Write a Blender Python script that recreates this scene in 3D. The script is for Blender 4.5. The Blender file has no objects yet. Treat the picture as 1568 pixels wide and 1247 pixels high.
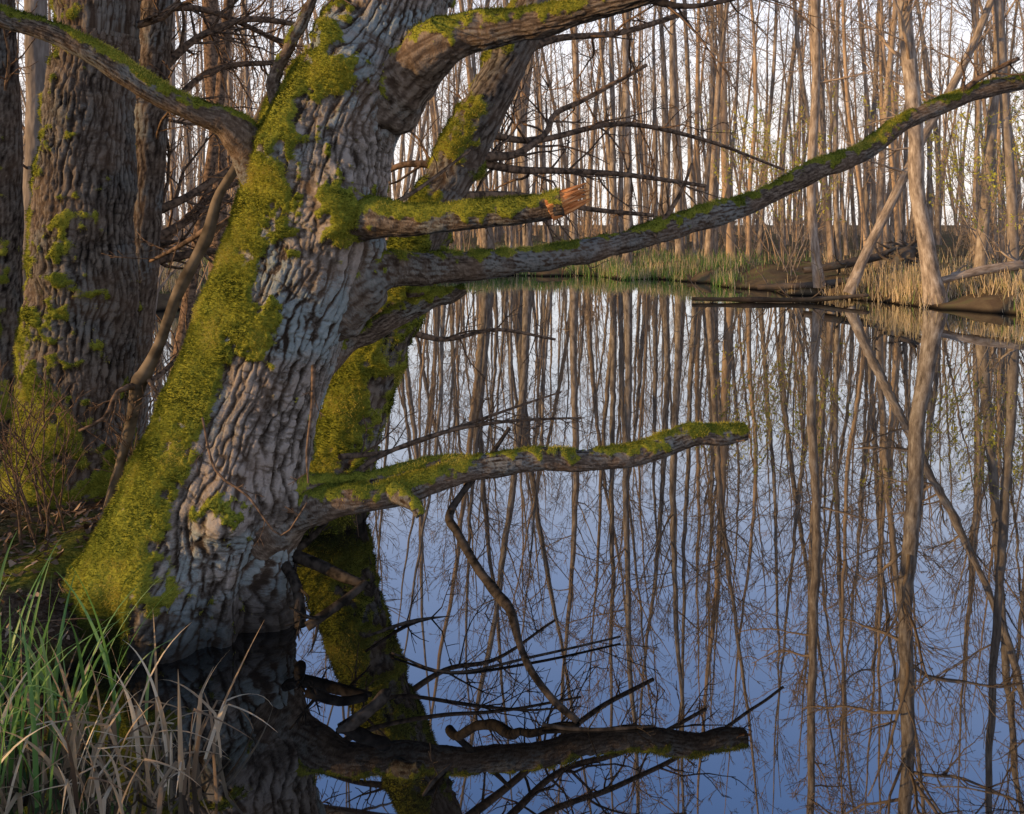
import bpy, math, random
import numpy as np
from mathutils import Vector
rng=np.random.default_rng(11)
# ---------- survey station: bearings in a frame 1568 wide, real distance d (m) ----------
F=1300.0; H=1.7
def S(u,v,d): return np.array([(u-784)/F*d, d, H-(v-340)/F*d])
def nz(a): return a/(np.linalg.norm(a)+1e-9)
# ---------- noise ----------
def _h(ix,iy,iz,s):
    n=(ix*73856093)^(iy*19349663)^(iz*83492791)^(s*26544357)
    n=((n^(n>>13))*1274126177)&0x7fffffff
    n=((n^(n>>15))*668265263)&0x7fffffff
    return ((n>>7)&0xffff)/65535.0
def vn(p,s=0):
    p=np.asarray(p,float); i=np.floor(p).astype(np.int64); f=p-i; f=f*f*(3-2*f)
    x,y,z=i[...,0],i[...,1],i[...,2]; r=0
    for a in (0,1):
        for b in (0,1):
            for c in (0,1):
                w=(f[...,0] if a else 1-f[...,0])*(f[...,1] if b else 1-f[...,1])*(f[...,2] if c else 1-f[...,2])
                r=r+w*_h(x+a,y+b,z+c,s)
    return r
def fbm(p,o=4,s=0):
    r=0;a=.5;t=0;p=np.asarray(p,float)
    for k in range(o): r=r+a*vn(p*2**k+k*17.3,s+k); t+=a; a*=.5
    return r/t
def sst(a,b,x):
    t=np.clip((x-a)/(b-a),0,1); return t*t*(3-2*t)
# ---------- mesh builder ----------
def spline(P,R,step):
    P=np.array(P,float);R=np.array(R,float);n=len(P)
    Pe=np.vstack([2*P[0]-P[1],P,2*P[-1]-P[-2]]); Re=np.concatenate([[R[0]],R,[R[-1]]])
    o=[];q=[]
    for i in range(n-1):
        k=max(1,int(math.ceil(np.linalg.norm(P[i+1]-P[i])/step)));t=(np.arange(k)/k)
        a,b,c,d=Pe[i],Pe[i+1],Pe[i+2],Pe[i+3];T=t[:,None]
        o.append(.5*((2*b)+(-a+c)*T+(2*a-5*b+4*c-d)*T**2+(-a+3*b-3*c+d)*T**3))
        a,b,c,d=Re[i],Re[i+1],Re[i+2],Re[i+3]
        q.append(.5*((2*b)+(-a+c)*t+(2*a-5*b+4*c-d)*t**2+(-a+3*b-3*c+d)*t**3))
    o.append(P[-1:]);q.append(R[-1:])
    return np.vstack(o),np.maximum(np.concatenate(q),.0005)
class MB:
    def __init__(s): s.v=[];s.f=[];s.b=[];s.m=[];s.c=[];s.nn=[];s.h=[];s.n=0
    def add(s,v,f,b=None,m=None,c=0.5,nn=None,h=None):
        v=np.asarray(v,float).reshape(-1,3);k=len(v)
        s.v.append(v);s.f.append(np.asarray(f,np.int64)+s.n);s.n+=k
        s.b.append(v if b is None else b);s.m.append(np.zeros(k) if m is None else m);s.h.append(np.full(k,.6) if h is None else h)
        s.c.append(np.broadcast_to(np.asarray(c,float),(k,)).copy());s.nn.append(np.zeros((k,3)) if nn is None else nn)
    def tube(s,pts,rad,seg=6,step=None,moss=None,lump=0,lscale=3,shape=None,c=.5,mh=.012,bark=None):
        if step: C,R=spline(pts,rad,step)
        else: C=np.array(pts,float);R=np.array(rad,float)
        n=len(C);T=np.gradient(C,axis=0);T/=np.linalg.norm(T,axis=1)[:,None]+1e-9
        a=np.array([0,1.,0]) if abs(T[0][1])<.9 else np.array([1.,0,0])
        N=np.zeros_like(C);u=nz(np.cross(T[0],a))
        for i in range(n):
            u=u-T[i]*(T[i]@u);u=u/(math.sqrt(u@u)+1e-9);N[i]=u
        B=np.cross(T,N)
        th=np.arange(seg)/seg*2*math.pi
        nn=N[:,None,:]*np.cos(th)[None,:,None]+B[:,None,:]*np.sin(th)[None,:,None]
        L=np.concatenate([[0],np.cumsum(np.linalg.norm(np.diff(C,axis=0),axis=1))])
        rm=R.mean()
        off=rng.uniform(0,50)
        b=np.stack([np.broadcast_to(rm*np.cos(th),(n,seg)),np.broadcast_to(rm*np.sin(th),(n,seg)),np.broadcast_to(L[:,None]+off,(n,seg))],-1)
        RR=np.broadcast_to(R[:,None],(n,seg)).copy()
        if shape is not None: RR*=shape(C[:,None,:]+nn*RR[...,None],nn,L)
        if lump: RR*=1+lump*(fbm(b*lscale,3,3)-.5)*2
        V=C[:,None,:]+nn*RR[...,None]
        m=np.zeros((n,seg));h=np.full((n,seg),.6)
        if moss is not None:
            m=np.clip(moss(V,nn,b),0,1)
        if bark is not None:
            # interlacing vertical furrows: two wandering stripe families, period closed round the stem
            w,hl,dp=bark;nu=max(5,int(round(2*math.pi*rm/w)))
            sc=np.array([1/(w*4.),1/(w*4.),1/hl]);k=b*sc
            uu=th[None,:]/(2*math.pi)*nu
            jt=(fbm(b*np.array([1.5/w,1.5/w,.7/w]),4,66)-.5)
            d1=np.abs(np.mod(uu+(fbm(k,2,61)-.5)*3.4+jt*1.3,1)-.5)*2
            d2=np.abs(np.mod(uu+.37+(fbm(k+9.1,2,64)-.5)*3.4-jt*1.1,1)-.5)*2
            dep=sst(.3,.6,fbm(k*1.7+3.3,2,69))
            e=np.minimum(d1+.2*dep,d2*1.1+.25*(1-dep))
            brk=sst(.07,.0,np.abs(fbm(b*np.array([.5/w,.5/w,1.0/w]),3,70)-.5))*.55
            rid=sst(.0,.55,e+jt*.45)*(1-brk)
            fine=fbm(b*np.array([3.2/w,3.2/w,1.1/w]),4,67)-.5
            h=np.clip(rid*(.50+.28*vn(k*2.2,68))+.12+fine*.9,0,1)
            if dp<.005: h=.5+(h-.5)*.85
            V=V-nn*((1-h)*dp*(1-m))[...,None]
        if moss is not None:
            V=V+nn*(m*(mh*.3+mh*1.7*fbm(V*24,3,9)))[...,None]
        V=V.reshape(-1,3)
        V=np.vstack([V,C[-1:]]);i=np.arange(n-1)[:,None]*seg;j=np.arange(seg)[None,:];j2=(j+1)%seg
        f=np.stack([i+j,i+j2,i+seg+j2,i+seg+j],-1).reshape(-1,4)
        e=n*seg;l=(n-1)*seg;jj=np.arange(0,seg-1,2)
        cap=np.stack([l+jj,l+jj+1,l+(jj+2)%seg,np.full_like(jj,e)],-1)
        bb=np.vstack([b.reshape(-1,3),b[-1,:1]]);mm=np.append(m.reshape(-1),0);n2=np.vstack([nn.reshape(-1,3),T[-1:]])
        s.add(V,np.vstack([f,cap]),bb,mm,c,n2,np.append(h.reshape(-1),.5))
        return C,R
    def blade(s,p,side,w,c=.5,fold=.25):
        p=np.array(p,float);n=len(p);side=nz(np.array(side,float));w=np.asarray(w)
        T=np.gradient(p,axis=0);up=np.cross(T,side);up/=np.linalg.norm(up,axis=1)[:,None]+1e-9
        V=np.stack([p-side*w[:,None]+up*(w*fold)[:,None],p,p+side*w[:,None]+up*(w*fold)[:,None]],1).reshape(-1,3)
        i=np.arange(n-1)*3
        s.add(V,np.vstack([np.stack([i,i+1,i+4,i+3],-1),np.stack([i+1,i+2,i+5,i+4],-1)]),c=c)
    def quads(s,P,X,Y,c):
        k=len(P);V=np.stack([P-X,P+X,P+X*.35+Y,P-X*.35+Y],1).reshape(-1,3)
        s.add(V,np.arange(4*k).reshape(k,4),c=np.repeat(c,4))
    def mesh(s,name,mat,smooth=True):
        v=np.vstack(s.v);f=np.vstack(s.f);me=bpy.data.meshes.new(name)
        me.vertices.add(len(v));me.vertices.foreach_set('co',v.astype(np.float32).ravel())
        me.loops.add(len(f)*4);me.loops.foreach_set('vertex_index',f.astype(np.int32).ravel())
        me.polygons.add(len(f));me.polygons.foreach_set('loop_start',np.arange(0,len(f)*4,4,dtype=np.int32))
        me.polygons.foreach_set('loop_total',np.full(len(f),4,np.int32))
        me.polygons.foreach_set('use_smooth',np.full(len(f),smooth))
        a=me.attributes.new('bco','FLOAT_VECTOR','POINT');a.data.foreach_set('vector',np.vstack(s.b).astype(np.float32).ravel())
        for k,q in (('moss',s.m),('shade',s.c),('relief',s.h)):
            a=me.attributes.new(k,'FLOAT','POINT');a.data.foreach_set('value',np.concatenate(q).astype(np.float32))
        me.update(calc_edges=True);me.materials.append(mat);return me
    def obj(s,name,mat,parent=None,smooth=True):
        o=bpy.data.objects.new(name,s.mesh(name,mat,smooth));bpy.context.scene.collection.objects.link(o)
        if parent: o.parent=parent
        return o
def empty(name):
    o=bpy.data.objects.new(name,None);bpy.context.scene.collection.objects.link(o);return o
def tufts(mb,count,name,mat,parent,ln=.012,w=.0016):
    v=np.vstack(mb.v);m=np.concatenate(mb.m);n=np.vstack(mb.nn)
    p=np.clip(m-.2,0,1);p/=p.sum();i=rng.choice(len(v),count,p=p)
    P=v[i]+rng.normal(0,.003,(count,3))-n[i]*.002
    D=n[i]+rng.normal(0,.55,(count,3))+np.array([0,0,-.15]);D/=np.linalg.norm(D,axis=1)[:,None]
    X=np.cross(D,rng.normal(size=(count,3)));X/=np.linalg.norm(X,axis=1)[:,None]+1e-9
    t=MB();t.quads(P,X*(w*rng.uniform(.6,1.4,count))[:,None],D*(ln*rng.uniform(.4,1.5,count))[:,None],
        np.clip((fbm(P*9,4,5)-.5)*2.3+.42+rng.normal(0,.13,count),0,1))
    return t.obj(name,mat,parent,False)
# ---------- materials ----------
class NT:
    def __init__(s,name):
        s.m=bpy.data.materials.new(name);s.m.use_nodes=True;s.t=s.m.node_tree;s.t.nodes.clear()
        s.out=s.n('ShaderNodeOutputMaterial')
    def n(s,k,**a):
        q=s.t.nodes.new(k)
        for x,y in a.items(): setattr(q,x,y)
        return q
    def l(s,a,b): s.t.links.new(a,b)
    def val(s,sock,v):
        if isinstance(v,bpy.types.NodeSocket): s.l(v,sock)
        else: sock.default_value=v
    def math(s,op,a,b=0.0,c=None,clamp=False):
        q=s.n('ShaderNodeMath',operation=op,use_clamp=clamp);s.val(q.inputs[0],a);s.val(q.inputs[1],b)
        if c is not None: s.val(q.inputs[2],c)
        return q.outputs[0]
    def vmath(s,op,a,b):
        q=s.n('ShaderNodeVectorMath',operation=op);s.val(q.inputs[0],a);s.val(q.inputs[1],b);return q.outputs[0]
    def mix(s,f,a,b,bt='MIX'):
        q=s.n('ShaderNodeMix',data_type='RGBA',blend_type=bt);s.val(q.inputs[0],f)
        for k,x in ((6,a),(7,b)):
            s.val(q.inputs[k],x if isinstance(x,bpy.types.NodeSocket) else (*x,1))
        return q.outputs[2]
    def noise(s,co,scale,det=4,rough=.55,col=False):
        q=s.n('ShaderNodeTexNoise');s.l(co,q.inputs['Vector']);q.inputs['Scale'].default_value=scale
        q.inputs['Detail'].default_value=det;q.inputs['Roughness'].default_value=rough;return q.outputs[1 if col else 0]
    def ramp(s,f,st):
        q=s.n('ShaderNodeValToRGB');s.l(f,q.inputs[0]);e=q.color_ramp.elements
        while len(e)<len(st): e.new(.5)
        for a,(p,c) in zip(e,st): a.position=p;a.color=(*c,1) if len(c)==3 else c
        return q.outputs[0]
    def mr(s,f,a,b,c=0.,d=1.):
        q=s.n('ShaderNodeMapRange',interpolation_type='SMOOTHSTEP');s.val(q.inputs[0],f)
        for k,x in zip((1,2,3,4),(a,b,c,d)): q.inputs[k].default_value=x
        return q.outputs[0]
    def attr(s,name,o='Fac'):
        q=s.n('ShaderNodeAttribute',attribute_name=name);return q.outputs[o]
    def bsdf(s,col,rough=.9,spec=.2,bump=None,bs=.01,trans=0):
        if spec<=.2:
            p=s.n('ShaderNodeBsdfDiffuse');s.val(p.inputs['Color'],col if isinstance(col,bpy.types.NodeSocket) else (*col,1))
        else:
            p=s.n('ShaderNodeBsdfPrincipled');s.val(p.inputs['Base Color'],col if isinstance(col,bpy.types.NodeSocket) else (*col,1))
            s.val(p.inputs['Roughness'],rough);p.inputs['Specular IOR Level'].default_value=spec
        if bump is not None:
            b=s.n('ShaderNodeBump');b.inputs['Distance'].default_value=bs;b.inputs['Strength'].default_value=1.
            s.l(bump,b.inputs['Height']);s.l(b.outputs[0],p.inputs['Normal'])
        r=p.outputs[0]
        if trans:
            t=s.n('ShaderNodeBsdfTranslucent');s.val(t.inputs[0],col if isinstance(col,bpy.types.NodeSocket) else (*col,1))
            q=s.n('ShaderNodeMixShader');q.inputs[0].default_value=trans;s.l(r,q.inputs[1]);s.l(t.outputs[0],q.inputs[2]);r=q.outputs[0]
        s.l(r,s.out.inputs[0]);return p
MOSS=[(.25,(.035,.042,.010)),(.42,(.11,.125,.018)),(.58,(.24,.23,.03)),(.75,(.40,.33,.05))]
def bark(name,dark,mid,light,lichen=.5,lw=(.24,.31,.31),warm=(.26,.165,.105)):
    t=NT(name);co=t.attr('bco','Vector');m=t.attr('moss');h=t.attr('relief')
    fine=t.noise(co,160,2,.7);big=t.noise(co,3.4,4,.62,True)
    sp=t.n('ShaderNodeSeparateColor');t.l(big,sp.inputs[0])
    hh=t.math('ADD',h,t.math('MULTIPLY',t.math('SUBTRACT',fine,.5),.6))
    col=t.ramp(hh,[(.10,dark),(.32,tuple(.5*a+.5*b for a,b in zip(dark,mid))),(.54,mid),(.9,light)])
    col=t.mix(t.mr(sp.outputs[0],.42,.66,0,.55),col,t.mix(.5,col,warm))
    lm=t.math('MULTIPLY',t.mr(t.math('ADD',sp.outputs[1],t.math('MULTIPLY',fine,.2)),.58,.72),t.math('MULTIPLY',t.mr(h,.25,.6),lichen))
    col=t.mix(lm,col,lw)
    mm=t.mr(t.math('ADD',m,t.math('SUBTRACT',fine,.5)),.3,.6)
    mc=t.ramp(t.math('ADD',t.math('MULTIPLY',fine,.5),t.math('MULTIPLY',sp.outputs[2],.5)),MOSS)
    col=t.mix(mm,col,mc)
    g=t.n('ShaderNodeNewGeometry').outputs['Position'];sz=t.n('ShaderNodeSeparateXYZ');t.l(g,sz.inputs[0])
    wet=t.mr(t.math('ADD',sz.outputs[2],t.math('MULTIPLY',sp.outputs[0],.25)),.12,.42,.85,0.)  # wet bark near the water, plus painted shade that darkens the base's reflection
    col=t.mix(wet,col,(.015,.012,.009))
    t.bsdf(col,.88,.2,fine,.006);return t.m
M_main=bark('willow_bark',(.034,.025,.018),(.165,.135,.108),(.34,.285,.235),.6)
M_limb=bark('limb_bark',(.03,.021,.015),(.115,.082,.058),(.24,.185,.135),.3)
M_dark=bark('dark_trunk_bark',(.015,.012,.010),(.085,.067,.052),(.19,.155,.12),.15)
def simple(name,a,b,sc=30):
    t=NT(name);t.bsdf(t.ramp(t.noise(t.attr('bco','Vector'),sc,2),[(.35,a),(.65,b)]),.9,.15);return t.m
M_twig=simple('twig_bark',(.05,.035,.025),(.23,.145,.09))
M_sap=simple('sapling_bark',(.06,.045,.03),(.20,.15,.10),12)
M_wet=simple('wet_dead_wood',(.012,.010,.008),(.06,.047,.036))
def shade_mat(name,stops,trans=.3,rough=.6,spec=.3):
    t=NT(name);c=t.ramp(t.attr('shade'),stops);t.bsdf(c,rough,spec,trans=trans);return t.m
M_tuft=shade_mat('moss_tuft',[(.05,(.045,.055,.010)),(.35,(.13,.145,.02)),(.62,(.29,.265,.035)),(.95,(.55,.44,.09))],.25,.9,.1)
M_reed=shade_mat('green_sedge_blade',[(0,(.06,.13,.03)),(.5,(.15,.29,.06)),(1,(.34,.44,.18))],.35,.45,.4)
M_dry=shade_mat('dry_sedge_blade',[(0,(.12,.075,.045)),(.5,(.38,.26,.15)),(1,(.70,.56,.38))],.3,.6,.3)
M_bankgrass=shade_mat('bank_grass_blade',[(0,(.10,.21,.04)),(.4,(.22,.36,.09)),(.55,(.44,.34,.18)),(1,(.74,.57,.36))],.3,.7,.2)
M_leaf=shade_mat('dead_leaf',[(0,(.05,.03,.02)),(.5,(.17,.11,.07)),(1,(.40,.28,.19))],.1,.8,.2)
M_bud=shade_mat('spring_bud_leaf',[(0,(.34,.38,.05)),(1,(.65,.56,.12))],.4,.6,.2)
def wood():
    t=NT('splintered_wood');co=t.attr('bco','Vector');c=t.vmath('MULTIPLY',co,(1,1,.08));a=t.noise(c,120,4)
    t.bsdf(t.ramp(a,[(.3,(.2,.06,.02)),(.5,(.6,.22,.07)),(.7,(.8,.42,.18))]),.8,.2,a,.006);return t.m
M_wood=wood()
def forest_bark():
    t=NT('forest_bark');co=t.attr('bco','Vector');r=t.n('ShaderNodeObjectInfo').outputs['Random']
    c=t.vmath('MULTIPLY',co,(1,1,.2));a=t.noise(c,16,3,.7)
    col=t.ramp(a,[(.3,(.10,.077,.06)),(.5,(.27,.21,.16)),(.72,(.50,.42,.34))])
    col=t.mix(t.mr(r,.5,1.,0,.55),col,(.50,.32,.18));col=t.mix(t.mr(r,.3,0.,0,.45),col,(.16,.135,.115))
    t.bsdf(col,.9,.1);return t.m
M_for=forest_bark()
def ground_mat():
    t=NT('leaf_litter_ground');g=t.n('ShaderNodeNewGeometry').outputs['Position']
    a=t.noise(g,60,4,.7);b=t.noise(g,2.2,3)
    c=t.ramp(a,[(.3,(.03,.02,.013)),(.55,(.11,.072,.047)),(.75,(.24,.17,.12))])
    sep=t.n('ShaderNodeSeparateXYZ');t.l(g,sep.inputs[0])
    far=t.mr(sep.outputs[1],8,14)
    c=t.mix(t.math('MULTIPLY',far,.75),c,t.ramp(b,[(.35,(.13,.09,.055)),(.55,(.21,.155,.085)),(.7,(.16,.19,.06))]))
    wet=t.mr(sep.outputs[2],.0,.10);c=t.mix(t.math('SUBTRACT',1.,wet),c,(.012,.010,.008))
    ms=t.math('MULTIPLY',t.mr(b,.42,.55),t.math('MULTIPLY',t.mr(sep.outputs[1],5.2,3.6),.85))
    ms=t.math('MULTIPLY',ms,t.mr(sep.outputs[0],-2.7,-2.0));c=t.mix(t.math('MULTIPLY',ms,wet),c,t.ramp(a,MOSS))
    t.bsdf(c,.9,.2,a,.02);return t.m
def water_mat():
    t=NT('pond_water');g=t.n('ShaderNodeNewGeometry').outputs['Position']
    n1=t.noise(t.vmath('MULTIPLY',g,(1,.5,1)),1.6,2,.5)
    b=t.n('ShaderNodeBump');b.inputs['Strength'].default_value=1;b.inputs['Distance'].default_value=.0018;t.l(n1,b.inputs['Height'])
    d=t.n('ShaderNodeBsdfDiffuse');d.inputs['Color'].default_value=(.007,.006,.005,1)
    gl=t.n('ShaderNodeBsdfGlossy');gl.inputs['Color'].default_value=(.90,.95,1,1);gl.inputs['Roughness'].default_value=.01
    t.l(b.outputs[0],gl.inputs['Normal'])
    fr=t.n('ShaderNodeFresnel');fr.inputs[0].default_value=1.33
    k=t.math('ADD',t.math('MULTIPLY',t.math('POWER',fr.outputs[0],.6),.95),.11,clamp=True)
    m=t.n('ShaderNodeMixShader');t.l(k,m.inputs[0]);t.l(d.outputs[0],m.inputs[1]);t.l(gl.outputs[0],m.inputs[2]);t.l(m.outputs[0],t.out.inputs[0]);return t.m
# ---------- terrain ----------
def yedge(x): return np.interp(x,[-80,-14,-8,-5,-2,0,3,5,6.4,7.6,8.8,12,16,24],[8,10,13,19,25,27,26,23.5,20.5,17.5,15,12.5,10,5])
def xedge(y): return np.interp(y,[-12,0,1.5,2.4,3.0,3.4,3.8,4.3,4.8,5.3,5.8,6.5,8],[-.6,-.9,-1.2,-1.65,-1.85,-1.72,-1.5,-1.5,-1.8,-2.4,-3.6,-7,-40])
def height(x,y):
    p=np.stack([x,y,np.zeros_like(x)],-1)
    s1=xedge(y)-x+(vn(p*3,1)-.5)*.25
    near=np.where(y<9,1,0)
    h1=np.where(near>0,.20*np.tanh(s1/.22)+.05*np.clip(s1,0,3),-.5)
    s2=y-yedge(x)+(fbm(p*.9,3,2)-.5)*3.2
    h2=.10*np.tanh(s2/.3)+.42*np.tanh(np.clip(s2,-3,9)/4)
    h=np.maximum(np.maximum(h1,h2),-.45)
    return h+np.where(h>-.1,(fbm(p*5,3,4)-.5)*.07+(fbm(p*1.3,3,6)-.5)*.30*(y>9),0)
n=480;t_=np.linspace(-1,1,n)
gx=-1.8+np.sinh(t_*7)*.55;gy=4+np.sinh(t_*7)*.55
X,Y=np.meshgrid(gx,gy);Z=height(X,Y)
g=MB();i=np.arange(n-1)[:,None]*n;j=np.arange(n-1)[None,:]
g.add(np.stack([X,Y,Z],-1),np.stack([i+j,i+j+1,i+n+j+1,i+n+j],-1).reshape(-1,4));g.obj('ground',ground_mat())
w=MB();w.add([[-300,-300,0],[300,-300,0],[300,300,0],[-300,300,0]],[[0,1,2,3]]);w.obj('pond_water',water_mat())
# ---------- main willow ----------
main=empty('leaning_willow_tree')
tp=[(305,1080,3.7,.45),(300,980,3.7,.42),(303,890,3.7,.385),(322,790,3.7,.365),(355,700,3.7,.335),(387,600,3.7,.305),(425,500,3.7,.30),(466,400,3.7,.31),(490,300,3.7,.305),(513,200,3.7,.285),(560,100,3.72,.26),(603,0,3.76,.235),(650,-120,3.82,.21),(715,-300,3.9,.17),(770,-520,4.0,.12),(800,-800,4.2,.06)]
burls=[(S(470,185,3.55),.11,.10),(S(530,100,3.5),.10,.09),(S(505,50,3.5),.09,.06),(S(340,790,3.4),.09,.09),(S(520,320,3.42),.12,.08),(S(430,240,3.5),.1,.07),(S(630,60,3.55),.1,.06),(S(240,890,3.5),.15,.12),(S(190,900,3.7),.14,.14),(S(590,400,3.6),.12,.07),(S(455,775,3.55),.1,.06)]
def tshape(P,nn,L):
    th=np.arctan2(nn[...,1],nn[...,0]);z=P[...,2]
    fl=np.clip(.62-z,0,.9)
    k=1+fl*(.13*np.cos(5*th+1.0)+.09*np.cos(9*th+2+z*3)+.06*np.cos(14*th))*1.3
    k=k+.05*np.cos(3*th+z*2)+.02*np.cos(7*th+z*4)
    k=k+np.where(nn[...,0]<-.2,fl*.30*(-nn[...,0]-.2),0)
    for c,s,a in burls:
        d=np.linalg.norm(P-c,axis=-1);k=k+a/.3*np.exp(-(d/s)**2)
    return k+(fbm(P*4,3,8)-.5)*.14
patches=[(520,325,.13,.95),(490,110,.15,.9),(440,190,.17,1.0),(600,330,.09,.7),(505,45,.11,.8),(345,790,.11,.85),(280,900,.13,.8),(630,80,.07,.6),(420,330,.18,.9),(370,480,.18,.9),(410,470,.08,.8),(300,640,.13,.8)]
def tmoss(P,nn,b):
    x=P[...,0];z=P[...,2];nx=nn[...,0];ny=nn[...,1]
    m=sst(.05,.6,-nx+.15*(-ny))*1.15
    m=m*np.interp(z,[0,.3,1.5,2.2,2.5,4],[1,1,.97,.85,.6,.3])
    for (u,v,s,a) in patches:
        c=S(u,v,3.42);d=np.linalg.norm((P-c)*np.array([1,.7,.8]),axis=-1);m=np.maximum(m,a*np.exp(-(d/s)**2)*1.15)
    n1=fbm(P*7,4,21);n2=fbm(P*26,3,22)
    return sst(.38,.80,m*.82+(n1-.5)*1.25+(n2-.5)*1.1+.03)
tr=MB();tr.tube([S(a,b,c) for a,b,c,d in tp],[d for *_,d in tp],seg=480,step=.0055,moss=tmoss,shape=tshape,mh=.016,bark=(.044,.34,.019))
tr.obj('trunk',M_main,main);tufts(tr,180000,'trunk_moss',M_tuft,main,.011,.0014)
def topmoss(cov=.0,ns=8,amt=1.):
    def f(P,nn,b):
        n1=fbm(P*ns,3,31);n2=fbm(P*34,2,32)
        return amt*sst(.42,.78,nn[...,2]*.45+.37+cov+(n1-.5)*.9+(n2-.5)*.7)
    return f
def px(L): return [S(a,b,c) for a,b,c,_ in L],[r*c/F for a,b,c,r in L]
lb=MB()
def limb(L,cov=0.,seg=56,step=.007,lump=.24,mb=None,c=.5,ls=9,amt=1.,bk=(.022,.16,.0042)):
    p,r=px(L);return (mb or lb).tube(p,r,seg,step,topmoss(cov,amt=amt),lump,ls,c=c,mh=.008,bark=bk)
limb([(450,330,3.72,42),(400,262,3.62,36),(378,222,3.56,28),(345,190,3.5,23),(300,172,3.45,19),(230,138,3.38,18),(150,86,3.3,17),(80,52,3.25,16),(0,28,3.2,15),(-120,-20,3.1,13)],.02)
limb([(405,215,3.6,20),(435,170,3.58,18),(425,155,3.56,13),(420,120,3.55,10),(450,60,3.55,9),(478,0,3.55,8),(500,-80,3.6,6)],.03,20)
limb([(560,170,3.7,70),(625,115,3.6,52),(670,75,3.5,40),(720,52,3.45,30),(790,42,3.4,24),(850,30,3.35,21),(910,12,3.3,20),(980,-5,3.25,18),(1060,-35,3.2,16)],.06,84,bk=(.036,.25,.008))
C_st=limb([(520,345,3.6,45),(565,335,3.45,33),(605,338,3.4,25),(680,336,3.36,21),(760,326,3.32,22),(820,322,3.3,20),(862,312,3.28,20)],.18,56)
limb([(500,450,3.7,80),(560,425,3.66,52),(592,414,3.66,30),(650,413,3.7,24),(760,405,3.8,20.5),(860,392,3.9,19),(950,373,4.0,18),(1050,343,4.1,17),(1110,325,4.15,17.5),(1160,308,4.2,15),(1250,262,4.3,14.5),(1320,235,4.38,13.5),(1385,188,4.45,13),(1450,160,4.5,12),(1510,138,4.55,12),(1600,118,4.6,10),(1750,70,4.7,8)],-.04)
limb([(480,555,3.75,40),(530,522,3.85,21),(570,507,3.9,18),(620,478,4.0,17),(660,458,4.05,15),(690,455,4.1,11),(712,444,4.12,7)],.05)
limb([(410,800,3.65,60),(460,782,3.6,32),(520,768,3.55,23),(575,762,3.55,20),(620,752,3.6,19),(690,728,3.65,17),(760,714,3.7,17),(830,704,3.75,16),(900,706,3.8,16),(960,700,3.85,16),(1010,686,3.88,16),(1060,668,3.92,16),(1105,668,3.95,15),(1140,663,3.98,12)],-.02)
limb([(440,755,3.6,30),(500,742,3.6,12),(560,738,3.62,11),(620,722,3.66,11),(680,708,3.7,9),(740,706,3.72,6)],.06,24)
limb([(600,755,3.55,16),(630,772,3.48,11),(642,790,3.45,7)],0,16)
limb([(655,455,4.06,13),(640,448,4.0,10),(625,452,3.95,5)],0,16)
for L in [[(260,860,3.7,60),(180,915,3.62,38),(125,950,3.55,24),(80,980,3.5,15)],[(300,880,3.65,60),(250,960,3.45,40),(190,1000,3.35,22),(150,1010,3.3,14)],[(230,860,3.8,60),(130,880,3.9,34),(60,890,4.0,20)]]: limb(L,.12,64,lump=.35,ls=6,bk=(.04,.2,.010))
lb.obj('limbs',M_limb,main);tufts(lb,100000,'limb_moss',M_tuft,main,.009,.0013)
# broken ends
wd=MB()
def splinter(p,d,r,n,L):
    d=nz(d)
    for k in range(n):
        o=rng.normal(size=3);o-=d*(o@d);o=nz(o)*r*math.sqrt(rng.uniform(0,1))
        l=L*rng.uniform(.3,1);q=p+o-d*.03;e=p+o*rng.uniform(.5,1.0)+d*l+rng.normal(0,.006,3)
        wd.tube([q,(q+e)/2+rng.normal(0,.003,3),e],[r*.36,r*.24,r*.03],6)
splinter(S(850,314,3.28),S(900,296,3.27)-S(862,312,3.28),.044,44,.15)
splinter(S(1130,664,3.97),S(1150,660,3.99)-S(1120,664,3.96),.032,18,.06)
wd.obj('splintered_ends',M_wood,main)
# ---------- twig growth ----------
def grow(mb,p,d,L,r,depth,kids=5,ang=.8,wander=.16,up=.05,seg=3,moss=None,rmin=.0015,c=.5,nmax=10):
    p=np.array(p,float);d=nz(np.array(d,float));n=max(3,min(nmax,int(L/.09)))
    P=[p];D=[d]
    for k in range(n):
        d=nz(d+rng.normal(0,wander,3)+np.array([0,0,up]));P.append(P[-1]+d*L/n);D.append(d)
    mb.tube(P,np.linspace(r,max(r*.3,rmin),n+1),seg,moss=moss,c=c)
    if depth>0:
        for k in range(kids):
            q=rng.uniform(.15,1)*n;i=min(int(q),n-1);f=q-i;pp=P[i]*(1-f)+P[i+1]*f
            o=rng.normal(size=3);o-=D[i]*(o@D[i]);o=nz(o)
            dd=D[i]*math.cos(ang)+o*math.sin(ang)
            grow(mb,pp,dd,L*rng.uniform(.25,.55)*(1-.4*q/n),max(r*.45,rmin),depth-1,max(2,kids-1),ang,wander,up,3,None,rmin,c,nmax)
def arc(mb,L,seg=6,kids=0,kl=.3,depth=1,up=.03):
    p,r=px(L);C,R=mb.tube(p,r,seg,.06)
    if len(C)<5: return
    for k in range(kids):
        i=rng.integers(2,len(C)-1);T=nz(C[i]-C[i-1]);o=rng.normal(size=3);o-=T*(o@T);o=nz(o)
        grow(mb,C[i],T*.6+o*.8,kl*rng.uniform(.4,1.3),R[i]*.5,depth,4,.7,.18,up,3,rmin=.0012*C[i][1]/3)
tw=MB()
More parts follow.
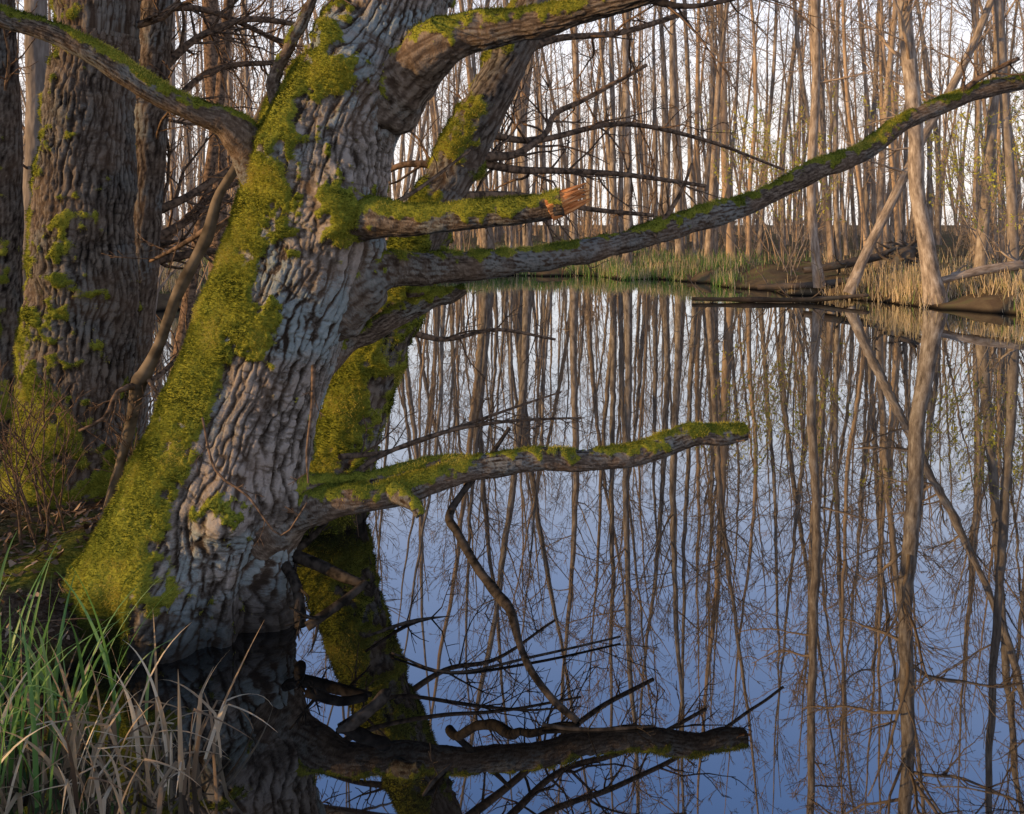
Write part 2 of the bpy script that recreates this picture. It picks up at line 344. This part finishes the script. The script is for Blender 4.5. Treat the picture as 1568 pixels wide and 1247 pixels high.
for L,k,kl in [
 ([(1450,160,4.5,6),(1500,120,4.5,4),(1560,90,4.5,3)],5,.3),
 ([(1000,362,4.0,5),(1040,300,4.1,3),(1060,250,4.1,2)],3,.2),
 ([(500,760,3.6,5),(580,700,3.9,3.5),(680,662,4.1,3),(780,645,4.2,2.5),(890,640,4.3,1.6)],11,.3),
 ([(520,700,3.9,5),(600,690,4.1,3),(700,655,4.2,3),(800,620,4.3,2),(860,600,4.4,1.5)],10,.3),
 ([(560,335,3.5,5),(640,290,3.8,3),(720,230,4.1,2)],6,.2),
 ([(480,560,3.4,4),(478,620,3.3,2.6),(470,690,3.25,2),(472,740,3.2,1.6)],3,.1),
 ([(310,640,3.35,2),(330,720,3.25,2),(380,760,3.2,1.8),(430,820,3.18,1.5),(470,770,3.15,1.2)],5,.1),
 ([(600,10,3.8,10),(540,-30,3.7,8),(480,-120,3.7,6)],6,.5),
 ([(980,-5,3.25,8),(1060,10,3.3,4),(1200,-20,3.4,3)],8,.4)]: arc(tw,L,6,k,kl)
for k in range(14):
    i=rng.integers(0,5);b=S(*[(603,0,3.76),(650,-120,3.82),(690,-220,3.9),(715,-300,3.9),(770,-520,4.0)][i])
    grow(tw,b,[rng.uniform(-.3,1),rng.uniform(-.3,1),rng.uniform(.1,.8)],rng.uniform(1.2,2.4),.035,3,5,.75,.13,.05,5,rmin=.002)
tw.obj('twigs',M_twig,main)
# ---------- second leaning trunk ----------
t2=empty('mossy_leaning_tree');m2=MB()
def m2m(P,nn,b):
    n1=fbm(P*5,3,41);n2=fbm(P*22,2,42);return sst(.38,.75,.60+np.interp(P[...,2],[0,1,1.8,2.4,3],[.25,.2,.0,-.16,-.3])-nn[...,0]*.22+(n1-.5)*1.0+(n2-.5)*.6)
p,r=px([(490,870,4.85,70),(505,780,4.85,58),(530,680,4.85,47),(565,570,4.9,43),(603,480,4.9,39),(645,370,4.95,38),(690,270,5,36),(735,180,5,33),(780,90,5.05,31),(822,0,5.1,29),(870,-130,5.2,26),(930,-330,5.3,20),(960,-600,5.5,12)])
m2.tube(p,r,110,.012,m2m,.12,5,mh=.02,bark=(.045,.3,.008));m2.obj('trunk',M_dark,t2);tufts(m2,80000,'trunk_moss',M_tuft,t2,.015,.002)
k2=MB()
for L,k,kl,dp in [
 ([(735,240,5,8),(790,236,5.3,6),(835,205,5.6,5),(850,175,5.8,4.5),(900,150,6,4),(990,100,6.2,3)],14,.6,1),
 ([(690,255,5,7),(620,252,5.0,5),(560,275,5.1,4),(470,270,5.2,3)],8,.5,1),
 ([(720,245,5,8),(790,260,5.4,6),(860,262,5.8,5),(960,268,6,4),(1080,285,6.4,3)],14,.6,1),
 ([(700,300,5,7),(800,300,5.5,5),(900,320,6,4),(1000,330,6.4,3)],10,.5,1),
 ([(720,200,5,6),(820,215,5.6,5),(950,190,6.2,4),(1080,215,6.6,3),(1200,260,7,2)],14,.7,2),
 ([(600,500,4.9,6),(680,520,5.1,4),(760,505,5.3,3),(850,520,5.6,2)],6,.4,1),
 ([(780,90,5.05,9),(850,60,5.3,6),(950,50,5.6,5),(1050,20,6,4)],10,.7,2),
 ([(650,370,4.95,6),(560,330,5.2,4),(480,320,5.4,3)],5,.4,1)]: arc(k2,L,6,k,kl,dp)
for k in range(9):
    grow(k2,S(*[(870,-130,5.2),(930,-330,5.3),(900,-230,5.3)][k%3]),[rng.uniform(-.5,1),rng.uniform(-.6,1),rng.uniform(0,.9)],rng.uniform(1.2,2.2),.03,3,5,.75,.13,.05,4,rmin=.002)
k2.obj('branches',M_twig,t2)
# ---------- left trees ----------
def ltree(name,L,seg,mossf,mat,nbr=0,tuf=0,step=.014,bk=None):
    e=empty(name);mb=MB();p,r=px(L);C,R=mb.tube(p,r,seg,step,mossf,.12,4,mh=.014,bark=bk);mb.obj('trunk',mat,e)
    if tuf: tufts(mb,tuf,'trunk_moss',M_tuft,e,.013,.0018)
    if nbr:
        kb=MB()
        for k in range(nbr):
            i=rng.integers(int(len(C)*.3),len(C)-1)
            grow(kb,C[i],[rng.uniform(-.8,1),rng.uniform(-.5,.6),rng.uniform(-.1,.6)],rng.uniform(.5,1.4),max(.006,R[i]*.14),2,5,.75,.17,.03,4,rmin=.002)
        kb.obj('branches',M_twig,e)
    return e
def lm(P,nn,b):
    n1=fbm(P*6,3,51);n2=fbm(P*24,2,52);z=P[...,2];return sst(.44,.82,.40+np.interp(z,[0,.5,1.0,1.6,2.5],[.46,.34,.16,.06,-.08])-nn[...,0]*.22+(n1-.5)*1.1+(n2-.5)*.6)
ltree('mossy_alder_tree',[(95,860,4.7,125),(104,780,4.7,100),(112,700,4.7,85),(120,600,4.7,78),(126,500,4.7,77),(130,400,4.7,76),(137,200,4.7,67),(150,60,4.7,60),(153,0,4.7,58),(160,-300,4.8,50),(175,-900,5,35)],300,lm,M_dark,8,80000,.008,(.044,.3,.018))
ltree('slender_alder_tree',[(180,800,5.8,32),(197,690,5.8,26),(208,560,5.8,22),(215,450,5.8,23),(224,300,5.8,25),(232,150,5.8,25),(240,0,5.8,25),(255,-300,5.9,20),(260,-800,6,10)],80,lambda P,n,b:sst(.5,.9,.33+(fbm(P*5,3,5)-.5)),M_limb,12,0,.012,(.04,.25,.006))
ltree('bankside_alder_tree',[(-40,760,5.6,50),(-5,600,5.6,36),(2,450,5.6,30),(5,250,5.6,27),(2,100,5.6,24),(-5,-100,5.6,22),(-10,-500,5.7,15)],72,lm,M_dark,6,0,.014,(.04,.25,.008))
nomoss=lambda P,n,b:0*P[...,0]
ltree('slender_alder_tree',[(20,700,7.5,26),(38,520,7.5,20),(50,350,7.5,17),(58,180,7.5,17),(55,0,7.5,16),(50,-300,7.5,12)],48,nomoss,M_for,8,0,.02,(.04,.3,.008))
ltree('slender_alder_tree',[(250,700,9,12),(290,450,9,9),(330,200,9,8),(350,0,9,7),(370,-300,9,6)],16,nomoss,M_twig,14,0,.1)
ltree('slender_alder_tree',[(330,560,11,16),(335,300,11,12),(325,100,11,12),(318,-100,11,11),(310,-500,11,8)],16,nomoss,M_twig,14,0,.1)
lb2=MB()
for L,k,kl,dp in [([(210,420,5.8,8),(280,340,6.2,6),(340,290,6.5,5),(450,250,7,4)],12,.7,2),([(225,330,5.8,8),(290,300,6,6),(360,255,6.3,5),(420,240,6.6,3)],10,.6,1),
  ([(235,120,5.8,8),(300,60,6,6),(380,30,6.3,5),(470,40,6.6,4)],14,.7,2),([(230,200,5.8,7),(320,110,6.2,5),(430,95,6.6,4)],12,.7,2),([(240,10,5.8,7),(330,20,6.2,5),(450,75,6.8,4)],12,.6,1),
  ([(212,400,5.8,10),(260,395,6,7),(330,385,6.2,5),(380,400,6.4,3)],8,.5,1),([(215,380,5.8,8),(300,330,6.2,6),(350,300,6.4,4)],6,.5,1),
  ([(205,600,5.8,6),(260,560,6.2,4),(330,470,6.6,3),(380,440,7,2)],10,.5,1)]: arc(lb2,L,6,k,kl,dp)
lb2.obj('arching_willow_branches',M_twig)
# bent sapling by the trunk
sp=empty('bent_sapling');sb=MB()
limb([(148,850,4.0,6),(170,760,4.0,7),(195,670,4.0,8),(212,590,4.0,11),(222,572,4.0,11),(245,525,4.0,8),(270,455,4.0,9),(295,405,4.0,9),(318,360,4.0,10),(335,300,4.0,8),(365,250,4.0,7),(400,170,4.05,6),(430,110,4.1,5)],-.25,14,.02,.2,sb,bk=None)
sb.obj('stem',M_sap,sp)
sb=MB()
for L,k,kl in [([(212,590,4,6),(180,600,3.9,4),(160,640,3.85,3),(120,660,3.8,2)],6,.2),([(318,350,4,5),(270,380,4.1,3.5),(230,400,4.2,2.5)],6,.25),
 ([(222,575,4,4),(250,610,3.95,2),(270,600,3.9,1.5)],3,.15),([(318,360,4,5),(390,300,4.2,3),(360,250,4.3,2)],4,.3)]: arc(sb,L,6,k,kl)
sb.obj('twigs',M_twig,sp)
for base in [(90,800,3.95),(60,790,4.1),(190,760,4.2),(35,800,3.9)]:
    s=MB();
    for k in range(4):
        b=S(*base)+rng.normal(0,.04,3)*[1,1,0];b[2]=height(np.array([b[0]]),np.array([b[1]]))[0]-.02
        grow(s,b,[rng.uniform(-.35,.35),rng.uniform(-.3,.3),1],rng.uniform(.5,1.0),.006,2,5,.6,.13,.05,5,rmin=.0016)
    s.obj('bankside_sapling',M_twig)
# ---------- dead wood in the pond ----------
dm=MB()
p,r=px([(780,655,3.75,3),(750,700,3.7,4),(710,752,3.65,5),(688,790,3.6,7),(700,815,3.5,7),(730,868,3.4,7),(760,908,3.3,8),(782,936,3.2,7),(795,985,3.1,6),(815,1030,3.0,6),(850,1075,2.93,6),(885,1105,2.88,5)])
dm.tube(p,r,12,.02,None,.25,20)
dm.obj('fallen_dead_branch',M_wet)
def stick(name,Ls,k=0,kl=.2,mat=M_wet):
    mb=MB()
    for L in Ls: arc(mb,L,10,k,kl)
    mb.obj(name,mat)
stick('fallen_dead_branch',[[(420,840,3.7,10),(480,862,3.6,9),(530,885,3.5,8),(568,897,3.45,4)],[(440,850,3.65,7),(470,830,3.7,6),(500,800,3.8,4)],[(560,893,3.45,6),(520,925,3.35,7),(470,960,3.3,8)],[(430,855,3.6,8),(455,900,3.5,8),(460,960,3.4,9)]],2,.12)
sm=MB();p,r=px([(520,1125,2.84,9),(548,1102,2.86,9),(575,1080,2.88,9),(590,1064,2.9,8),(598,1058,2.905,4)]);sm.tube(p,r,24,.006,topmoss(-.15),.3,20,mh=.003);sm.obj('submerged_stump_branch',M_wet)
stick('fallen_dead_branch',[[(560,975,3.42,2),(640,950,3.62,3),(740,945,3.68,2.5),(790,940,3.7,1.5)],[(600,1000,3.33,1.5),(690,1030,3.2,2),(820,1005,3.3,2),(950,975,3.45,1.5)]],5,.2)
stick('fallen_dead_branch',[[(830,1110,2.85,3),(900,1118,2.84,3),(1000,1112,2.85,2)],[(700,1165,2.7,3),(660,1200,2.55,3),(640,1235,2.5,2)]],3,.12)
# ---------- sedges ----------
sd=MB();dr=MB()
def blade(mb,b,az,lean,L,w,droop,c,kink=None):
    n=12;P=[np.array(b,float)];a=lean;h=np.array([math.cos(az),math.sin(az),0])
    for k in range(n):
        a+=droop/n*(k/n*2)
        if kink and k==kink: a+=rng.uniform(.8,1.7)
        P.append(P[-1]+(h*math.sin(a)+np.array([0,0,math.cos(a)]))*L/n)
    t=np.linspace(0,1,n+1);sd_=[-math.sin(az)+rng.normal(0,.5),math.cos(az)+rng.normal(0,.5),0]
    mb.blade(P,sd_,w*np.clip(1.05-t**2.2,.04,1)*np.clip(.6+t*2,0,1),c)
cl=[(-1.62,2.55),(-1.5,2.75),(-1.72,2.85),(-1.45,2.45),(-1.85,2.7),(-1.38,2.75),(-1.6,2.35),(-1.95,3.0)]
for k in range(140):
    c=cl[rng.integers(len(cl))];x,y=c[0]+rng.normal(0,.07),c[1]+rng.normal(0,.07)
    blade(sd,(x,y,-.03),rng.uniform(0,6.28),rng.uniform(.02,.35),rng.uniform(.3,.72),rng.uniform(.0045,.009),rng.uniform(.1,1.3),np.clip(rng.normal(.5,.25),0,1),None if rng.random()>.12 else rng.integers(4,9))
cd=[(-1.28,2.6),(-1.15,2.7),(-1.2,2.45),(-1.02,2.62),(-1.4,2.6),(-1.5,2.4),(-1.08,2.5),(-1.6,2.6)]
for k in range(160):
    c=cd[rng.integers(len(cd))];x,y=c[0]+rng.normal(0,.07),c[1]+rng.normal(0,.07)
    blade(dr,(x,y,-.03),rng.uniform(0,6.28),rng.uniform(.0,.5),rng.uniform(.18,.5),rng.uniform(.0035,.0085),rng.uniform(.1,1.5),np.clip(rng.normal(.6,.25),0,1),rng.integers(3,9) if rng.random()>.35 else None)
sg=empty('sedge_clump');sd.obj('green_blades',M_reed,sg);dr.obj('dry_blades',M_dry,sg)
s=MB()
for k in range(60):
    x,y=-2.85+rng.normal(0,.12),4.6+rng.normal(0,.1);blade(s,(x,y,.15),rng.uniform(0,6.28),rng.uniform(.02,.3),rng.uniform(.2,.4),.004,rng.uniform(.1,.8),rng.random())
s.obj('grass_tuft',M_reed)
# ---------- leaf litter near ----------
lf=MB();N=9000;x=rng.uniform(-4.5,-1.3,N);y=rng.uniform(2.3,6,N);z=height(x,y);k=z>.04;x,y,z=x[k],y[k],z[k];N=len(x)
P=np.stack([x,y,z+rng.uniform(.002,.02,N)],-1);a=rng.uniform(0,6.28,N)
Xv=np.stack([np.cos(a),np.sin(a),rng.normal(0,.4,N)],-1)*rng.uniform(.006,.016,N)[:,None];Yv=np.stack([-np.sin(a),np.cos(a),rng.normal(.1,.5,N)],-1)*rng.uniform(.015,.045,N)[:,None]
lf.quads(P,Xv,Yv,rng.random(N));lf.obj('leaf_litter',M_leaf,None,False)
tb=MB()
for k in range(140):
    x,y=rng.uniform(-3.8,-1.7),rng.uniform(3.2,5.2);z=height(np.array([x]),np.array([y]))[0]
    if z>.05: grow(tb,(x,y,z+.02),[rng.normal(),rng.normal(),.1],rng.uniform(.1,.45),.003,1,2,.6,.15,0,4)
tb.obj('fallen_twigs',M_twig)
# ---------- far bank grass ----------
N=140000;x=rng.uniform(-16,24,N);y=yedge(x)+rng.exponential(3.2,N)-1.2
dn=vn(np.stack([x*.8,y*.8,0*x],-1),77);z=height(x,y);k=(rng.random(N)<sst(.2,.75,dn))&(z>-.04)&(np.abs(x/y)<.72);x,y,z=[q[k][:42000] for q in (x,y,z)];N=len(x)
gr=((x/y<.36)&(y>20)&(rng.random(N)<.6))|(rng.random(N)<.08)
L=rng.uniform(.12,.40,N)*np.where(gr,.9,1.15)*(.5+.8*dn[k][:42000]);az=rng.uniform(0,6.28,N);le=rng.uniform(0,.6,N)
bg=MB();bg.quads(np.stack([x,y,z-.02],-1),np.stack([-np.sin(az),np.cos(az),0*x],-1)*rng.uniform(.005,.011,N)[:,None],
  np.stack([np.cos(az)*np.sin(le),np.sin(az)*np.sin(le),np.cos(le)],-1)*L[:,None],np.where(gr,rng.uniform(0,.42,N),rng.uniform(.5,1,N)))
bg.obj('bank_grass',M_bankgrass,None,False)
# ---------- forest: pole meshes (thin bounds) and crown meshes ----------
def ftree(seed,Ht,r,cs,name):
    global rng
    rng=np.random.default_rng(seed);mb=MB();n=12
    P=[np.zeros(3)];d=np.array([rng.normal(0,.04),rng.normal(0,.04),1.])
    for k in range(n):
        d=nz(d+rng.normal(0,.035,3)+np.array([0,0,.05]));P.append(P[-1]+d*Ht/n)
    P=np.array(P);P[0][2]=-.4;R=r*(1-np.linspace(0,1,n+1)**1.2*.88);R[0]*=1.35
    mb.tube(P,R,8,.9)
    def at(h):
        q=h/Ht*n;i=min(int(q),n-1);f=q-i;return P[i]*(1-f)+P[i+1]*f,R[i]*(1-f)+R[i+1]*f
    for k in range(6):
        h=rng.uniform(1.5,cs);p,rr=at(h);a=rng.uniform(0,6.28)
        grow(mb,p,[math.cos(a),math.sin(a),rng.uniform(.2,1.2)],rng.uniform(.3,1.3),.011,1,4,.7,.15,.05,3,rmin=.006,nmax=4)
    cb=MB()
    for k in range(26):
        h=rng.uniform(cs,Ht*.98);p,rr=at(h);a=rng.uniform(0,6.28);e=rng.uniform(.25,1.1)
        L=rng.uniform(.8,1)*(1.1+2.0*(Ht-h)/(Ht-cs))
        grow(cb,p,[math.cos(a)*math.cos(e),math.sin(a)*math.cos(e),math.sin(e)],L,rr*.30,2,4,.7,.12,.08,3,rmin=.007,nmax=4)
    return mb.mesh(name,M_for),cb.mesh(name+'_crown',M_for)
variants=[ftree(100+k,h,r,c,'alder_tree_mesh') for k,(h,r,c) in enumerate([(20,.125,7),(17,.085,5),(21,.14,8),(18,.08,6),(19,.105,5),(15,.065,5),(20,.095,9),(16,.075,4.5)])]
def shrub(seed,Ht,ns,name,leaf=False):
    global rng
    rng=np.random.default_rng(seed);mb=MB()
    for k in range(ns):
        a=rng.uniform(0,6.28);l=rng.uniform(.1,.6)
        grow(mb,[rng.normal(0,.15),rng.normal(0,.15),-.1],[math.cos(a)*l,math.sin(a)*l,1],Ht*rng.uniform(.5,1),rng.uniform(.012,.026),2,5,.6,.11,.03,3,rmin=.005,nmax=6)
    me=mb.mesh(name,M_for)
    if leaf:
        v=np.vstack(mb.v);v=v[v[:,2]>Ht*.25];N=1600;i=rng.integers(0,len(v),N)
        q=MB();X=rng.normal(0,.016,(N,3));Yv=rng.normal(0,.025,(N,3));q.quads(v[i]+rng.normal(0,.02,(N,3)),X,Yv,rng.random(N));return me,q.mesh(name+'_buds',M_bud,False)
    return me
shr=[shrub(200+k,h,n_,'thicket_mesh') for k,(h,n_) in enumerate([(4.5,6),(3.2,8),(5.5,5),(2.4,9)])]
bs,bl=shrub(300,5.0,8,'budding_shrub',True)
rng=np.random.default_rng(5)
far=empty('distant_forest');pts=[]
def inst(me,x,y,s,parent,tilt=.05,name=None,crown=None):
    o=bpy.data.objects.new(name or 'tree',me);bpy.context.scene.collection.objects.link(o);o.parent=parent
    o.location=(x,y,float(height(np.array([float(x)]),np.array([float(y)]))[0]));o.rotation_euler=(rng.normal(0,tilt),rng.normal(0,tilt),rng.uniform(0,6.28));o.scale=(s,s,s*rng.uniform(.92,1.1))
    if crown is not None:
        c=bpy.data.objects.new('crown',crown);bpy.context.scene.collection.objects.link(c);c.parent=o
    return o
tries=0
while len(pts)<720 and tries<30000:
    tries+=1
    y=rng.uniform(14,120);hw=y*.68+5;x=rng.uniform(-hw,hw)
    if y<yedge(x)+1.2: continue
    if y<22 and (x>-6) and x<15 : continue
    if y<24 and rng.random()<.5: continue
    if pts and min((x-a)**2+(y-b)**2 for a,b in pts)<.8: continue
    pts.append((x,y));v=variants[rng.integers(8)];inst(v[0],x,y,rng.uniform(.75,1.15),far,crown=v[1] if (y<60 and rng.random()<.85) or rng.random()<.35 else None)
for k in range(190):
    for _ in range(50):
        y=rng.uniform(14,100);x=rng.uniform(-y*.65-4,y*.65+4)
        if y>yedge(x)+.8 and not (y<19 and x>-6 and x<16): break
    inst(shr[rng.integers(4)],x,y,rng.uniform(.6,1.15),far,.1,'thicket')
for (x,y,s) in [(-7.6,14.5,1.5),(-6.2,17.5,1.4),(-9,13.5,1.3),(-4.7,21,1.3),(-6.8,16,1.2),(-5.4,20,1.5)]: inst(shr[rng.integers(3)],x,y,s,None,.1,'willow_thicket')
# ---------- right-bank individual trees ----------
def rtree(name,L,nb,kl,lo=.25,dep=2,ez=(-.1,.9)):
    e=empty(name);mb=MB();p,r=px(L);C,R=mb.tube(p,r,16,.2,None,.12,2);mb.obj('trunk',M_for,e);kb=MB()
    for k in range(nb):
        i=rng.integers(int(len(C)*lo),len(C)-1);a=rng.uniform(0,6.28);e_=rng.uniform(*ez)
        grow(kb,C[i],[math.cos(a)*math.cos(e_),math.sin(a)*math.cos(e_),math.sin(e_)],kl*rng.uniform(.5,1.2),R[i]*.35,dep,6 if dep<3 else 5,.75,.13,.02,4,rmin=.004)
    kb.obj('branches',M_for,e)
rtree('curved_alder_tree',[(1434,474,17,20),(1427,430,17,14),(1416,360,17,12),(1404,290,17,11),(1402,200,17,11),(1393,100,17,10.5),(1385,0,17,10),(1390,-200,17,9.5),(1370,-500,17,8),(1330,-800,17,6),(1300,-1000,17,4)],34,2.6)
rtree('leaning_alder_tree',[(1300,450,18.5,9),(1325,390,18.5,7),(1370,300,18.5,7),(1420,200,18.5,6),(1470,110,18.5,6),(1510,20,18.5,5),(1560,-120,18.5,5),(1600,-300,18.5,4)],16,1.8)
rtree('slender_alder_tree',[(1255,440,19.5,9),(1248,380,19.5,7),(1242,280,19.5,7),(1250,100,19.5,6),(1245,-100,19.5,6),(1240,-500,19.5,5),(1250,-800,19.5,3)],24,2)
# trees whose limbs reach out over the pond above the view
rtree('overhanging_alder_tree',[(1950,520,13,26),(1930,200,13,20),(1850,-60,13,15),(1680,-240,13,10),(1400,-290,13,7),(1150,-280,13,5),(900,-250,13,3)],30,2.2,.35,3,(-.3,.5))
rtree('overhanging_alder_tree',[(-420,560,13,24),(-300,100,13,18),(-60,-110,13,14),(250,-180,13,10),(560,-230,13,8),(850,-240,13,5),(1050,-230,13,3)],26,2.0,.35,3,(-.3,.5))
for (u,d) in [(960,27.5),(1040,28),(880,28.5),(1120,27),(1275,24),(1345,22),(1500,19),(1550,17.5),(810,29)]:
    v=variants[int(u)%8];inst(v[0],(u-784)/1300*d,d,1.05,None,.03,'alder_tree',v[1])
for (x,y,s) in [(7.2,22,1.),(10.5,18,.9),(12,21,1.1),(8,25,1.1)]:
    o=inst(bs,x,y,s,None,.04,'budding_shrub');q=bpy.data.objects.new('buds',bl);bpy.context.scene.collection.objects.link(q);q.parent=o
# ---------- fallen logs and root plate on the far bank ----------
def flog(name,L,k=0,mat=M_dark,rl=1.3):
    mb=MB();p,r=px(L);C,R=mb.tube(p,r,14,.12,None,.35,2.5)
    for q in range(k):
        i=rng.integers(1,len(C)-1);grow(mb,C[i],rng.normal(size=3)+[0,0,.5],rng.uniform(.3,1)*rl,R[i]*.35,1,4,.7,.22,0,4,rmin=.006)
    mb.obj(name,mat)
flog('fallen_log',[(1060,458,18.0,3),(1150,459,17.9,4),(1240,459,17.8,4),(1330,452,17.6,3)],6)
flog('fallen_log',[(1160,440,20,4),(1250,436,19.6,5),(1330,425,19.6,5)],5)
flog('fallen_log',[(1230,415,20.5,5),(1290,405,20.5,6),(1350,392,21,7),(1390,378,21.4,6)],5)
flog('fallen_log',[(1440,430,17.0,5),(1500,415,17.2,7),(1568,405,17.4,8)],3,M_for)
flog('root_plate',[(1368,418,19.5,10),(1380,400,19.7,13),(1392,388,20,11),(1405,376,20.2,5)],22,M_dark,.7)
# ---------- light ----------
el=math.radians(10);az=math.radians(-110)
D=Vector((math.sin(az)*math.cos(el),math.cos(az)*math.cos(el),math.sin(el)))
sl=bpy.data.lights.new('sun','SUN');sl.energy=5;sl.angle=math.radians(.6);sl.color=(1,.66,.30)
so=bpy.data.objects.new('sun',sl);bpy.context.scene.collection.objects.link(so);so.rotation_euler=D.to_track_quat('Z','Y').to_euler()
W=bpy.data.worlds.new('World');bpy.context.scene.world=W;W.use_nodes=True;nt=W.node_tree
sk=nt.nodes.new('ShaderNodeTexSky');sk.sky_type='NISHITA';sk.sun_disc=False;sk.sun_elevation=el;sk.sun_rotation=az%(2*math.pi)
sk.air_density=1.;sk.dust_density=2;sk.ozone_density=1.5
# white horizon haze and blue upper gradient, added to brighten the dim sky texture
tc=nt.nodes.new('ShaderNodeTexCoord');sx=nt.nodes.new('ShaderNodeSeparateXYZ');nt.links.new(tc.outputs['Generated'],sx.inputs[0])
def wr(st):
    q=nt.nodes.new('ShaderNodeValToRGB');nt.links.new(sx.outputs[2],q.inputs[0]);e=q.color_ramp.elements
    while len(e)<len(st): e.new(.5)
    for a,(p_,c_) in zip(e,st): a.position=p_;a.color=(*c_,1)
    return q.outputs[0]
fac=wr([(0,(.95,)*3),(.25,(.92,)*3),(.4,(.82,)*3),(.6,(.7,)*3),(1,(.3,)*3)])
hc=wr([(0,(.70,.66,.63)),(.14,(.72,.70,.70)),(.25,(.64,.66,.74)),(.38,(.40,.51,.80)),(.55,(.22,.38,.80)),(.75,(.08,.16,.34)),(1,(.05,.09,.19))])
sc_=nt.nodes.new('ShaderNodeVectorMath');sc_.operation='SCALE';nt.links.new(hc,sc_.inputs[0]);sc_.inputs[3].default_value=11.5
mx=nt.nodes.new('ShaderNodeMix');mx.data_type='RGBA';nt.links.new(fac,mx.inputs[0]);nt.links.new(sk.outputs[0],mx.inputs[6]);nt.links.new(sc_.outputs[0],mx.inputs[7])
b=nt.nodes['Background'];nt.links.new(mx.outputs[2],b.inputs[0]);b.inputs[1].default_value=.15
# ---------- camera ----------
cam=bpy.data.cameras.new('camera');co=bpy.data.objects.new('camera',cam);bpy.context.scene.collection.objects.link(co)
co.location=(0,0,H);co.rotation_euler=(math.pi/2,0,0);cam.sensor_width=36;cam.lens=36*1300/1568;cam.shift_y=-(623.5-340)/1568;cam.clip_end=1500;cam.clip_start=.05
sc=bpy.context.scene;sc.camera=co
sc.view_settings.view_transform='Standard';sc.view_settings.look='None';sc.view_settings.exposure=0
